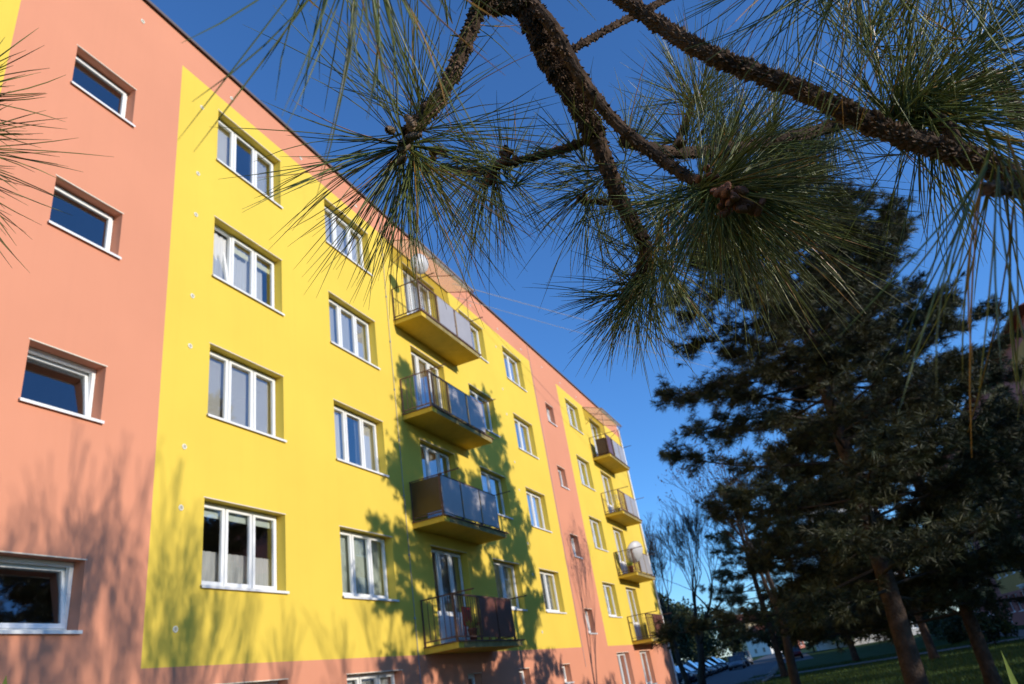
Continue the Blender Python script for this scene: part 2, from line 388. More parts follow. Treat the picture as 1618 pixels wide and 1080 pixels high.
# vertical cables and the corner downpipe
b = MB().tube([(14.72, -.02, -.1), (14.72, -.02, ZROOF - .07)], .008, 6)
for z in np.arange(.6, 14.5, 1.4): b.box(14.70, 14.74, -.03, .0, z, z + .04)
b.build('lightning_conductor', 'cable', bld)
b = MB().tube([(26.02, -.02, 2.0), (26.02, -.02, ZROOF - .07)], .007, 6); b.build('lightning_conductor', 'cable', bld)
b = MB().tube([(39.80, -.07, -.1), (39.80, -.07, 14.3), (39.80, .0, 14.55)], .05, 12)
for z in np.arange(1, 14.4, 2.4): b.lathe([(.05, 0), (.058, 0), (.058, .05), (.05, .05)], 12, (39.80, -.07, z))
b.build('downpipe', 'white_metal', bld)

# balconies ------------------------------------------------------------
DP = .88; BT = .125
def balcony(u0, k, front, left, rm='rust', arms=(.55, .5)):
    """front: list of (x0,x1,kind) along the front rail; left: kind on the left side"""
    z = 2.655 + ST*k; L = 3.58; zt = z + BT; zr = zt + 1.0
    s = MB(); s.m = 0; s.box(0, L, -DP, -.001, 0, BT); s.m = 1; s.box(-.02, L + .12, -DP - .035, -.0015, BT + .001, BT + .028)
    s.m = 2; s.box(.25, L, -DP - .004, -DP - .001, .004, BT - .004)
    bo = s.build('balcony', ['slab_yellow', 'rust', 'slab_edge'], bld, loc=(u0, 0, z))
    zb = BT + .03; zr = BT + 1.02; yf = -DP + .03; RX = L - .38
    b = MB()
    b.tube([(.02, -.005, zr), (.02, yf - arms[0], zr + .01)], .016, 8)         # top rail left, runs out as a drying arm
    b.tube([(RX, -.005, zr), (RX, yf - arms[1], zr + .01)], .014, 8)
    b.box(.02, RX, yf - .015, yf + .015, zr - .02, zr + .018)
    b.box(.02, RX, yf - .012, yf + .012, zb + .07, zb + .10); b.box(.012, .036, yf + .016, -.005, zb + .071, zb + .099)
    b.box(RX - .012, RX + .012, yf + .016, -.005, zb + .071, zb + .099)
    b.build('railing', rm, bo)
    posts = sorted(set([.02, RX] + [q for f in front for q in f[:2]]))
    for q in posts: MB().box(q - .022, q + .022, yf - .024, yf + .022, zb, zr - .021).build('post', rm, bo)
    MB().box(.005, .035, -.05, -.02, zb, zr - .02).build('post', rm, bo)
    def bars(x0, x1, y0, y1):
        n = max(2, int(round((abs(x1-x0) + abs(y1-y0)) / .125)))
        for i in range(1, n):
            x = x0 + (x1-x0)*i/n; y = y0 + (y1-y0)*i/n
            put('baluster', cached(('bal', rm), lambda: MB().box(-.007, .007, -.007, .007, zb + .1, zr - .021).mesh('baluster', rm)), bo, (x, y, 0))
    for (x0, x1, kd) in front:
        if kd == 'bars': bars(x0, x1, yf, yf)
        elif kd: MB().box(x0 + .03, x1 - .03, yf - .034, yf - .026, zb + .06, zr - .03).build('panel', kd, bo)
    if left == 'bars': bars(.02, .02, -.05, yf)
    elif left: MB().box(.003, .012, yf + .03, -.06, zb + .12, zr - .03).build('panel', left, bo)
    bars(RX, RX, -.05, yf)
    return bo
b5 = balcony(15.02, 3, [(.02, 1.05, 'bars'), (1.05, 2.1, 'panel_frost'), (2.16, 3.2, 'panel_frost')], 'bars', 'rust')
balcony(15.02, 2, [(.02, .22, None), (.22, 1.05, 'bars'), (1.05, 2.1, 'panel_frost'), (2.16, 3.2, 'panel_frost')], 'bars', 'rust_light')
balcony(15.02, 1, [(.02, 1.05, 'panel_frost'), (1.07, 2.13, 'panel_frost'), (2.15, 3.2, 'panel_frost')], 'panel_amber', 'rust')
balcony(15.02, 0, [(.02, 1.25, 'bars'), (1.25, 2.2, 'panel_brown'), (2.22, 3.2, 'panel_brown')], 'bars', 'rust')
h5 = balcony(32.95, 3, [(.02, .8, 'panel_brown'), (.8, 1.1, 'bars'), (1.1, 2.1, 'panel_frost'), (2.15, 3.2, 'panel_frost')], None, 'rust')
balcony(32.95, 2, [(.02, 1.1, 'bars'), (1.1, 2.1, 'panel_frost'), (2.15, 3.2, 'panel_frost')], 'bars', 'rust_light')
balcony(32.95, 1, [(.02, 1.1, 'bars'), (1.1, 2.1, 'panel_frost'), (2.15, 3.2, 'panel_frost')], 'bars', 'rust')
balcony(32.95, 0, [(.02, 1.3, 'bars'), (1.3, 3.2, 'panel_brown')], 'bars', 'rust')
# glazed canopies over the top balconies
for bo, u0 in ((b5, 15.02), (h5, 32.95)):
    zf, zw = 13.53, 13.86; L = 3.72
    b = MB(); b.tube([(.0, -.96, zf), (L, -.96, zf)], .022, 8); b.tube([(0, -.02, zw), (L, -.02, zw)], .018, 8)
    for x in (.02, 1.25, 2.45, L - .02): b.tube([(x, -.02, zw - .0), (x, -.96, zf)], .014, 6)
    b.tube([(.02, -.02, 12.95), (.02, -.96, zf - .02)], .012, 6); b.tube([(L - .02, -.02, 12.95), (L - .02, -.96, zf - .02)], .012, 6)
    for x in (.02, 3.2): b.tube([(x, -.85, 11.055 + BT + 1.0), (x, -.93, zf)], .011, 6)
    fr = b.build('canopy', 'rust_light', bld, loc=(u0, 0, 0))
    for x0, x1 in ((.03, 1.24), (1.26, 2.44), (2.46, L - .03)):
        dz = .03; MB().add([(x0,-1.0,zf+.012),(x1,-1.0,zf+.012),(x1,-.01,zw+.035),(x0,-.01,zw+.035),(x0,-1.0,zf+.018),(x1,-1.0,zf+.018),(x1,-.01,zw+.041),(x0,-.01,zw+.041)],
            [(0,3,2,1),(4,5,6,7),(0,1,5,4),(1,2,6,5),(2,3,7,6),(3,0,4,7)]).build('glazing_sheet', 'poly', fr)

# ------------------------------------------------------------------ things on the balconies
def dish(loc, r, label, yaw, pitch=R(24)):
    t = empty('satellite_dish', loc, yaw); tag(t, label, 'satellite dish', 'satellite dishes on the balconies')
    b = MB(); n = 28
    prof = [(r*q, -.32*r*q*q) for q in (0.02, .25, .5, .75, 1.0)]
    rot = Matrix.Rotation(R(90) + pitch, 3, 'X')
    b.lathe([(q, h) for q, h in prof] + [(r*1.02, -.32*r - .01), (r*.98, -.32*r + .014)] + [(r*q*.98, -.32*r*q*q + .02) for q in (.75, .5, .25, .02)], n)
    b.v = [tuple(rot @ Vector(v)) for v in b.v]; b.build('reflector', 'dish', t, True)
    d = rot @ Vector((0, 0, -1)); e = rot @ Vector((0, 1, 0))
    tip = d * r * 1.05 + e * r * .1
    MB().tube([tuple(e * r * .9 + d*r*.3), tuple(tip)], .010, 6).build('arm', 'grey_metal', t)
    MB().tube([tuple(tip), tuple(tip - d * .10)], [.035, .026], 10).build('receiver', 'white_pvc', t)
    MB().tube([(0, .03, 0), (0, .12, -.02), (0, .12, -r - .25)], .018, 8).build('mast', 'grey_metal', t); return t
dish((15.12, -1.00, 12.72), .29, 'white satellite dish beside the top balcony of the near stack', R(-30))
dish((33.5, -.98, 6.45), .50, 'large pale satellite dish on the third balcony up of the far stack', R(-35))
b = empty('plastic_chair', (16.75, -.5, 2.812)); tag(b, 'red plastic chair on the lowest balcony of the near stack', 'chair')
MB().box(-.22, .22, -.22, .2, .40, .43).build('seat', 'red_plastic', b); MB().box(-.21, .21, .19, .22, .431, .86).build('backrest', 'red_plastic', b)
for x in (-.2, .2):
    for y in (-.2, .18): MB().tube([(x, y, .40), (x*1.12, y*1.12, 0)], .016, 6).build('leg', 'red_plastic', b)
b = empty('wooden_cabinet', (33.25, -.55, 11.212)); tag(b, 'dark wooden cabinet on the top balcony of the far stack', 'cabinet')
MB().box(-.25, .25, -.2, .25, .04, .80).build('body', 'dark_wood', b); MB().box(-.27, .27, -.23, .27, .801, .83).build('top', 'wood_trim', b)
for x in (-.245, .005): MB().box(x, x + .24, -.222, -.201, .06, .78).build('door', 'dark_wood', b)
b = empty('drying_rack', (33.9, -.45, 8.412)); tag(b, 'white folding drying rack on the second balcony from the top, far stack', 'drying rack')
for y in (-.2, .2): MB().tube([(-.5, y, 0), (.45, y, .86)], .012, 6).tube([(.45, y, 0), (-.5, y, .86)], .012, 6).build('leg', 'white_metal', b)
for x in np.linspace(-.5, .45, 7): MB().tube([(x, -.2, .86), (x, .2, .86)], .006, 5).build('rod', 'white_metal', b)
for i, (u, z, rr, hh, nm, mm, lb) in enumerate(((16.35, 2.812, .11, .3, 'flower_pot', 'roof_tile', 'terracotta flower pot on the lowest balcony of the near stack'), (33.3, 5.612, .12, .3, 'flower_pot', 'roof_tile', 'terracotta flower pot on the third balcony of the far stack'))):
    t = empty(nm, (u, -.6, z)); tag(t, lb, 'flower pot')
    MB().lathe([(.001, .0), (rr*.7, 0), (rr, hh*.85), (rr*1.1, hh*.86), (rr*1.1, hh), (rr*.9, hh), (rr*.85, hh*.8), (.001, hh*.8)], 14).build('pot', mm, t, True)
    lv = MB()
    for q in range(26):
        a = q*2.4; l = .18 + .16*random.random(); p0 = np.array([.03*math.cos(a), .03*math.sin(a), hh*.8]); p1 = p0 + np.array([math.cos(a)*l*.6, math.sin(a)*l*.6, l]); s_ = np.array([-math.sin(a), math.cos(a), 0])*.025
        lv.add([p0, (p0+p1)/2+s_, p1, (p0+p1)/2-s_], [(0,1,2,3)])
    lv.build('foliage', 'fresh_leaf', t)

# ------------------------------------------------------------------ plants: builders
def unit(v): return v / (np.linalg.norm(v, axis=-1, keepdims=True) + 1e-12)
def rand_dirs(n): return unit(RNG.normal(size=(n, 3)))

def needle_mesh(P0, D, L, droop, rad, seg=5, tint=None, name='needle_cluster', dead=0.0):
    """curved three-sided needles: roots P0, directions D, lengths L"""
    n = len(P0); t = np.linspace(0, 1, seg + 1)
    bend = rand_dirs(n) * .24
    ctr = P0[:, None] + (D[:, None] * t[None, :, None] + bend[:, None] * (t**2)[None, :, None]) * L[:, None, None]
    ctr[:, :, 2] -= (droop * L)[:, None] * (t**2)[None]
    tg = unit(np.gradient(ctr, axis=1)); ref = rand_dirs(n)[:, None] * np.ones((1, seg+1, 1))
    a = unit(np.cross(tg, ref)); b = np.cross(tg, a)
    rr = rad * np.where(t < .75, 1, 1 - (t - .75) / .25 * .75)
    q = np.array([0, 2.094, 4.189]); V = ctr[:, :, None] + rr[None, :, None, None] * (np.cos(q)[None, None, :, None] * a[:, :, None] + np.sin(q)[None, None, :, None] * b[:, :, None])
    V = V.reshape(-1, 3); base = (np.arange(n) * (seg+1) * 3)[:, None, None, None]
    i = np.arange(seg)[None, :, None, None] * 3; j = np.arange(3)[None, None, :, None]
    idx = np.concatenate([i + j, i + (j+1) % 3, i + 3 + (j+1) % 3, i + 3 + j], axis=3)
    F = (base + idx).reshape(-1, 4)
    tn = RNG.uniform(.65, 1.35, n); hue = RNG.uniform(-.12, .12, n)
    T = np.stack([tn*(1+hue), tn, tn*(1-hue), np.ones(n)], 1)
    if dead: k = RNG.random(n) < dead; T[k] = np.array([2.6, 1.1, .8, 1])
    T = np.repeat(T, (seg+1)*3, axis=0)
    return fast_mesh(name, V, F, 'needle', T)

def cluster(parent, c, axis, n, L, th=(20, 100), back=.05, droop=.18, rad=.00075, dead=.02, seg=5, fas=3, name='needle_cluster'):
    axis = unit(np.asarray(axis, float)); k = max(1, n // fas)
    a = unit(np.cross(axis, [.3, .5, .8])); b = np.cross(axis, a)
    th_ = np.radians(RNG.uniform(th[0], th[1], k)); ph = RNG.uniform(0, 2*np.pi, k)
    d = np.cos(th_)[:, None]*axis + np.sin(th_)[:, None]*(np.cos(ph)[:, None]*a + np.sin(ph)[:, None]*b)
    d = np.repeat(d, fas, 0); d = unit(d + RNG.normal(0, .055, d.shape))
    s = RNG.uniform(0, 1, k) * back; rr = unit(np.cos(ph)[:, None]*a + np.sin(ph)[:, None]*b) * .006
    p = np.repeat(np.asarray(c) - s[:, None]*axis + rr, fas, 0)
    ln = L * RNG.uniform(.72, 1.08, len(p))
    return put(name, needle_mesh(p, d, ln, droop * RNG.uniform(.5, 1.5, len(p)), rad, seg, dead=dead, name=name), parent)

def smooth_path(pts, n):
    P = np.array(pts, float); k = len(P); t = np.linspace(0, k-1, n); out = []
    for q in t:
        i = min(int(q), k-2); f = q - i
        p0, p1, p2, p3 = P[max(i-1,0)], P[i], P[i+1], P[min(i+2,k-1)]
        out.append(.5*((2*p1)+(-p0+p2)*f+(2*p0-5*p1+4*p2-p3)*f*f+(-p0+3*p1-3*p2+p3)*f**3))
    return np.array(out)

def scaly_branch(parent, pts, r0, r1, name='branch', spikes=1.0):
    """knobbly pine shoot with the stubs of old leaf bases sticking out"""
    r0 *= .76; r1 *= .76; P = smooth_path(pts, max(12, int(len(pts)*9))); n = len(P); ln = np.linalg.norm(np.diff(P, axis=0), axis=1).sum()
    rad = np.linspace(r0, r1, n) * (1 + .06*np.sin(np.arange(n)*1.9) + RNG.normal(0, .03, n))
    b = MB(); b.m = 0; b.tube(list(P), list(rad), 10)
    b.m = 1; cnt = int(ln / .0021 * spikes * (1 + r0/.012))
    for i in range(cnt):
        q = RNG.random()*(n-1.01); i0 = int(q); f = q - i0; c = P[i0]*(1-f) + P[i0+1]*f; t = unit(P[i0+1]-P[i0]); r_ = rad[i0]
        o = unit(np.cross(t, rand_dirs(1)[0])); s_ = np.cross(t, o)
        h = RNG.uniform(.0016, .0048) * (.6 + r_/.014*.5); w = RNG.uniform(.0011, .0023)
        base = c + o*(r_*.92); tip = c + o*(r_ + h) + t*h*RNG.uniform(.2, 1.3)
        b.add([base + s_*w + t*w*.2, base - s_*w + t*w*.2, base + t*w*2.2, tip, base - t*w*1.2], [(0,3,2),(2,3,1),(1,3,4),(4,3,0)])
    return b.build(name, ['bark', 'bark_scale'], parent, False)

# ------------------------------------------------------------------ the pine whose boughs hang in front of the lens
fp = empty('pine_tree', (-0.9, -11.8, 0))
tag(fp, 'near long needled pine whose scaly boughs hang across the top of the view', 'tree')
fp_w = np.array([-0.9, -11.8, 0.0])
def lo(p): return np.asarray(p, float) - fp_w
def A(px, py, d): return lo(at(px, py, d))
P = smooth_path([(0,0,-.1),(.03,.02,2),(-.02,.05,4.5),(.05,0,7.5),(0,.05,10.5)], 40)
b = MB(); b.tube(list(P), list(np.linspace(.21, .03, 40)*(1+RNG.normal(0,.03,40))), 16); b.build('trunk', 'trunk_bark', fp, True)
# boughs; pixel of the photograph plus distance from the lens fixes each bend
_r0 = np.array([.02,.05,2.35]); _r1 = A(1900,420,.62)
bough_R = [_r0, _r0*.7 + _r1*.3, _r0*.4 + _r1*.6, _r0*.18 + _r1*.82, _r0*.06 + _r1*.94, _r1, A(1700,330,.64), A(1618,292,.66), A(1540,252,.68), A(1400,205,.70), A(1250,135,.73), A(1120,85,.76), A(1030,30,.80), A(930,-45,.84), A(860,-120,.88)]
scaly_branch(fp, bough_R, .0172, .0098)
bough_D = [np.array([.0,.03,4.2]), lo((.75,-10.2,3.75)), lo((.80,-9.0,3.15)), A(790,-60,1.02), A(828,5,1.0), A(868,90,1.0), A(905,145,1.0), A(940,212,1.0), A(962,270,1.0), A(990,335,1.01), A(1020,382,1.02), A(1012,430,1.04), A(985,470,1.06)]
scaly_branch(fp, bough_D[:3] + bough_D[3:8], .026, .0185)
scaly_branch(fp, bough_D[7:11], .0165, .0128); scaly_branch(fp, bough_D[10:], .0115, .008)
scaly_branch(fp, [A(828,-5,1.0), A(872,40,.97), A(918,122,.965), A(972,192,.96), A(1030,240,.94), A(1085,278,.91), A(1135,305,.88)], .0125, .0095)
scaly_branch(fp, [A(940,215,1.0), A(900,232,1.03), A(850,246,1.06), A(800,258,1.08), A(745,272,1.10), A(700,262,1.12)], .0085, .0065)
scaly_branch(fp, [A(985,322,1.02), A(950,318,1.06), A(922,318,1.1)], .006, .0045)
scaly_branch(fp, [A(1470,165,1.35), A(1330,195,1.3), A(1260,215,1.25), A(1150,236,1.2), A(1060,240,1.1), A(985,222,1.02)], .0155, .0115)
scaly_branch(fp, [A(900,80,1.0), A(960,46,1.02), A(1010,20,1.05), A(1070,-12,1.08), A(1130,-60,1.1)], .0065, .0075)
bough_L = [lo((.80,-9.0,3.15)), lo((.66,-8.55,2.75)), A(785,-60,.86), A(752,25,.85), A(722,100,.84), A(690,160,.83), A(645,212,.82)]
scaly_branch(fp, bough_L, .0125, .0105)
scaly_branch(fp, [A(700,150,.84), A(672,178,.84), A(640,225,.83)], .009, .008)
scaly_branch(fp, [A(1470,165,1.35), A(1560,120,1.25), A(1720,40,1.0), lo((.75,-10.2,3.75))], .0155, .019)
scaly_branch(fp, [A(1520,240,.69), A(1490,190,.72), A(1440,168,.75)], .008, .006)
scaly_branch(fp, [A(1100,150,1.32), A(1080,200,1.25), A(1065,240,1.12)], .006, .007)
scaly_branch(fp, [A(1640,300,.60), A(1600,296,.54), A(1560,300,.50)], .008, .006)
scaly_branch(fp, [lo((.66,-8.55,2.75)), A(640,-190,.58), A(570,-70,.52)], .009, .006)
scaly_branch(fp, [A(640,-190,.58), A(300,-260,.62), A(-120,60,.66), A(-80,235,.66)], .007, .006)
def ax(dx, dy, dz=0): return RGT*dx - UPV*dy + FWD*dz
CL = [  # px, py, depth, axis(dx,dy,dz), needles, length, spread, droop
 (632,228,.82, (-.15,.25,-1), 190, .195, (35,105), .09), (650,205,.83, (-.3,.2,-.6), 90, .19, (45,115), .05), (655,262,.84,(.1,.9,-.3), 80, .17,(10,70),.1),
 (772,285,1.10, (-.25,.9,-.2), 150, .165, (15,80), .10), (800,262,1.09, (-.1,-1,.2), 110, .135, (20,70), .0), (742,272,1.11,(-.8,.5,0),90,.16,(20,95),.12),
 (918,312,1.10, (-.7,.5,.1), 150, .15, (15,95), .15), (960,290,1.04,(-.5,.6,.3),90,.14,(30,100),.12), (905,232,1.03,(-.4,-.7,.3),70,.12,(20,80),.05),
 (985,474,1.06, (-.8,.5,-.1), 190, .125, (20,100), .15), (1005,440,1.05, (-.7,.1,.2), 110, .13, (30,100), .12), (1015,400,1.04,(-.7,-.2,.3),90,.14,(30,100),.1),
 (1150,306,.87, (1,.12,-.15), 210, .20, (12,75), .06), (1140,315,.88, (.35,1,-.2), 190, .185, (8,62), .06), (1135,300,.89, (.6,-.75,.1), 150, .185, (15,60), .0),
 (1165,318,.87, (.8,.65,-.2), 150, .20, (8,50), .06), (1125,315,.90,(-.5,.8,.2),150,.17,(20,80),.1),
 (1045,430,1.08, (.3,.9,.1), 210, .15, (15,80), .1), (1085,330,1.10, (.1,.9,.3), 160, .16, (20,90), .1), (1040,350,1.10,(-.2,.7,.4),130,.15,(30,100),.1),
 (1100,150,1.32, (.0,-1,.1), 230, .165, (15,85), .02), (1075,215,1.24, (-.3,-.8,.2), 190, .16, (20,90), .02), (1160,215,1.26, (.3,-.9,.2), 220, .17, (15,85), .02), (1230,205,1.3,(.5,-.6,.2),190,.17,(20,90),.03),
 (1000,215,1.02,(.3,-1,.2),40,.11,(15,60),.0), (1330,200,1.32,(.4,.5,.2),170,.17,(25,95),.08), (1250,250,1.35,(.1,.8,.3),170,.17,(25,95),.1),
 (1438,165,.75, (.75,-.65,.1), 190, .165, (10,70), .03), (1470,175,.74, (1,.0,.1), 190, .17, (10,60), .03), (1420,180,.76,(-.1,-1,.2),150,.15,(15,70),.03), (1490,200,.73,(.7,.7,.1),120,.16,(15,70),.06),
 (1330,-40,.66, (-.4,.9,-.1), 110, .16, (15,80), .06), (1480,-60,.60, (-.1,1,-.1), 90, .15, (15,75), .05), (1250,-30,.78,(-.5,.8,.1),100,.15,(20,80),.05), (1380,40,.85,(.2,-.8,.2),120,.15,(20,95),.03),(1560,60,.8,(.5,-.4,.1),110,.15,(20,100),.04),
 (1572,300,.44, (-.12,1,-.1), 26, .15, (4,38), .10), (1610,330,.45, (.1,1,0), 20, .17, (6,45), .10), (1590,270,.5,(.4,.8,.0),16,.16,(20,80),.1),
 (565,-75,.50, (.12,1,-.1), 48, .15, (8,48), .08), (600,-90,.55,(.4,.9,.1),27,.14,(10,50),.08), (430,-60,.62,(0,1,0),26,.07,(10,60),.05), (800,-75,.66,(.2,1,0),26,.10,(20,75),.05), (740,20,.85,(.3,-.4,.2),26,.12,(30,90),.02),
 (-85,235,.66, (1,.1,.1), 130, .105, (8,65), .04), (-60,150,.68,(1,-.2,.1),50,.09,(10,50),.04),
]
for (px, py, d, a_, n, L, th, dr) in CL:
    cluster(fp, A(px, py, d), ax(*a_), int(n*.78), L*(.94 if d > .8 else 1), th, back=.045, droop=dr, rad=.00066 if d > .6 else .00066, dead=.05)
for k in range(7):                       # unseen foliage added sunward to shade the needles hanging at right
    p = at(1595, 320, .47) + SUN_TO*(.30 + .09*k) + RNG.normal(0, .05, 3)
    cluster(fp, lo(p), ax(.3, .8, 0) + RNG.normal(0, .5, 3), 150, .16, (10, 100), back=.05, droop=.1, rad=.0009, seg=3)
scaly_branch(fp, [A(1700,330,.64), lo(at(1595, 320, .47) + SUN_TO*.30), lo(at(1595, 320, .47) + SUN_TO*.85)], .008, .006)  # unseen twig carrying the added shading foliage
# a few browned fascicles
for (px, py, d, a_) in ((1060,335,.98,(.1,.8,-.2)), (1500,70,.75,(-.6,.3,0)), (690,270,.9,(.9,.3,0))):
    cluster(fp, A(px, py, d), ax(*a_), 12, .08, (10,50), back=.01, rad=.0007, dead=1.0)
# clustered little cones and buds
def cone_mesh(l, w, seedv):
    rg = np.random.default_rng(seedv); b = MB(); nz, nr = 7, 8
    for i in range(nz):
        z = -l/2 + l*(i+.5)/nz; rr = w*math.sqrt(max(0, 1-(2*z/l)**2))
        for j in range(nr):
            q = 2*math.pi*(j+.5*(i%2))/nr; o = np.array([math.cos(q), math.sin(q), 0]); s_ = np.array([-math.sin(q), math.cos(q), 0]); h = w*.28*rg.uniform(.7,1.3)
            c = o*rr*.75 + np.array([0,0,z]); k = l/nz*.75; wd = rr*.42
            b.add([c+s_*wd-np.array([0,0,k*.6]), c-s_*wd-np.array([0,0,k*.6]), c-s_*wd*.7+np.array([0,0,k]), c+s_*wd*.7+np.array([0,0,k]), o*(rr+h)+np.array([0,0,z+k*.5])], [(0,1,4),(1,2,4),(2,3,4),(3,0,4)])
    b.lathe([(.0005,-l/2),(w*.6,-l*.3),(w*.8,0),(w*.6,l*.3),(.0005,l/2)], 8); return b
cones = [cone_mesh(.013, .0042, s).mesh('cone', 'cone', True) for s in range(4)]
buds = cone_mesh(.017, .0038, 9).mesh('bud', 'bud', True)
for (px, py, d, n, sp, me) in ((1160,315,.80,26,.012,cones), (1192,328,.80,9,.009,cones), (1120,280,.875,6,.010,cones), (800,250,1.04,14,.010,cones), (775,282,1.05,7,.009,cones), (750,270,1.09,4,.012,cones), (690,245,.9,5,.012,cones), (632,228,.80,6,.014,[buds]), (655,205,.81,3,.012,[buds]), (1072,232,1.1,2,.006,[buds]), (1428,172,.75,4,.012,cones), (988,470,1.05,4,.010,[buds]), (918,312,1.09,3,.01,[buds])):
    for i in range(n):
        o = put('cone' if me is cones else 'bud', me[i % len(me)], fp, A(px, py, d) + RNG.normal(0, sp*.62, 3), tuple(RNG.uniform(0, 6.28, 3)))
        s_ = RNG.uniform(.8, 1.25); o.scale = (s_, s_, s_)
# the rest of its crown, above and behind the lens
CRN = []; LIMB = MB()
for i in range(26):
    z = 3.6 + 6.6*i/26; q = i*2.4 + 1.0; l = (2.6 - 1.9*i/26) * RNG.uniform(.8, 1.1)
    if math.cos(q - math.atan2(1, .1)) > -.1 and z < 6: l *= .3
    d = np.array([math.cos(q), math.sin(q), .05]); pts = smooth_path([np.array([0,0,z]), d*l*.5 + [0,0,z+.05], d*l + [0,0,z+.25]], 8)
    LIMB.tube(list(pts), list(np.linspace(.045, .012, 8)), 6)
    for k in range(26):
        f = RNG.uniform(.3, 1.02); p = np.array([0,0,z]) + d*l*f + np.array([0,0,.2*f]); CRN.append((p + RNG.normal(0, .22, 3)*f, unit(d + RNG.normal(0, .6, 3) + [0,0,.4])))
LIMB.build('limb', 'trunk_bark', fp, True)

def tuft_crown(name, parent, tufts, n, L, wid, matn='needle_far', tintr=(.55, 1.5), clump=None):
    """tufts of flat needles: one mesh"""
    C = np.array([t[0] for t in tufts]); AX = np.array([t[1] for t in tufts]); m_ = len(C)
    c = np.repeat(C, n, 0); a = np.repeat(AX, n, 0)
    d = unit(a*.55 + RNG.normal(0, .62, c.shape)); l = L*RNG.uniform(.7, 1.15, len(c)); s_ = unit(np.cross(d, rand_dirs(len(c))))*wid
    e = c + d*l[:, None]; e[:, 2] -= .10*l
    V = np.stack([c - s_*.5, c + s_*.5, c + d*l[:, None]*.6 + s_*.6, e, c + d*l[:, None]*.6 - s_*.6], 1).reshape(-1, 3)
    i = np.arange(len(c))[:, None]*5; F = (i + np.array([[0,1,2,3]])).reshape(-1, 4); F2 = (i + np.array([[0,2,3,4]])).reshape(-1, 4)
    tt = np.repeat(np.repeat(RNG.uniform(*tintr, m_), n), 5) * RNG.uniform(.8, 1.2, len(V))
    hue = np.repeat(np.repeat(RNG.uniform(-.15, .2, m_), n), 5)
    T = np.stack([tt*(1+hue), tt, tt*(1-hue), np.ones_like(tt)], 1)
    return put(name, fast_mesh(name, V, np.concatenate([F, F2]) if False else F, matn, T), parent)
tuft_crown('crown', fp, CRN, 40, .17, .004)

# ------------------------------------------------------------------ middle distance pines
def pine(loc, H, rad, zlow, seed, label, lean=(0,0), nl=46, tn=26, tw=.007, twigs=9, trunk_r=.22, cat='tree', L=.17, irregular=.35, dense=1.0, group=None, tintr=(.55,1.5)):
    global RNG
    RNG = np.random.default_rng(seed)
    t = empty('pine_tree', loc); tag(t, label, cat, group)
    zz = np.linspace(0, 1, 26); P = np.stack([lean[0]*zz*H + .05*np.sin(zz*7+seed), lean[1]*zz*H + .05*np.sin(zz*5+2*seed), zz*H - .15*(1-zz)], 1)
    rr = trunk_r*(1-zz)**.85 + .012; rr[0] *= 1.35; rr *= 1+RNG.normal(0, .03, 26)
    MB().tube(list(P), list(rr), 14).build('trunk', 'trunk_bark', t, True)
    ctr = lambda z: np.array([np.interp(z, P[:,2], P[:,0]), np.interp(z, P[:,2], P[:,1]), z])
    lb = MB(); tf = []
    for i in range(nl):
        f = (i + RNG.uniform(-.4, .4))/nl; f = min(max(f, 0), 1); z = zlow + (H*.97-zlow)*f
        prof = rad*(1 - .80*f**1.5)*RNG.uniform(1-irregular, 1.08); q = i*2.399 + RNG.normal(0, .35)
        up = RNG.uniform(-.15, .22) + .45*f
        d = np.array([math.cos(q), math.sin(q), 0]); s_ = np.array([-math.sin(q), math.cos(q), 0]); c0 = ctr(z)
        end = c0 + d*prof + [0,0,prof*up]; mid = c0 + d*prof*.5 + [0,0,prof*up*.3] + s_*RNG.normal(0, .3) + [0,0,RNG.normal(0,.18)]
        pts = smooth_path([c0, mid, end], 9); lr = .013 + .014*prof/rad*(1-.5*f)
        lb.tube(list(pts), list(np.linspace(lr*1.4, .010, 9)), 5, False)
        ntw = int(twigs*dense*(.5 + prof/rad))
        for k in range(ntw):
            g = RNG.uniform(.28, 1.0)**.8; p = pts[min(8, int(g*8))]; sd_ = 1 if k % 2 else -1
            td = unit(d*RNG.uniform(.3, 1) + s_*sd_*RNG.uniform(.3, 1.1) + [0,0,RNG.uniform(-.45, .75)]); tl = RNG.uniform(.3, .85)*(1.15-g*.5)
            e = p + td*tl; lb.tube([p, (p+e)/2 + [0,0,-.03], e], [.010, .008, .005], 4, False)
            for j in range(4): tf.append((e - td*tl*.22*j + RNG.normal(0, .05, 3), unit(td + [0,0,.35] + RNG.normal(0, .3, 3))))
        tf.append((end, unit(d + [0,0,.5])))
    lb.build('limb', 'bare_bark', t, True)
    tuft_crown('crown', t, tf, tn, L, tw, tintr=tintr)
    return t
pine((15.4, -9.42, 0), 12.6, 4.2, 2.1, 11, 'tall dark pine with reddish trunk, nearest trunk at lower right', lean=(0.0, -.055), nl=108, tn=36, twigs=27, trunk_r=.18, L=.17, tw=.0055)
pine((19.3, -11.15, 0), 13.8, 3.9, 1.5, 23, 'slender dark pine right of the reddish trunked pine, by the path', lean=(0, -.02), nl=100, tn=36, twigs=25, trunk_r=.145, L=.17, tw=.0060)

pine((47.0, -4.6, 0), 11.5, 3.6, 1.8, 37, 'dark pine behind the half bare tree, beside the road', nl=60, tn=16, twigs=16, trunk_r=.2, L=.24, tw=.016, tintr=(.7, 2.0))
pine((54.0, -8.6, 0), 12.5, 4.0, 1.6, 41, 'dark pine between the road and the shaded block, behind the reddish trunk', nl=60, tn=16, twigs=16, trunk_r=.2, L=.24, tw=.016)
pine((40.0, -11.8, 0), 11.5, 3.4, 2.4, 43, 'dark pine at the path in front of the shaded block', nl=60, tn=16, twigs=16, trunk_r=.19, L=.24, tw=.016)

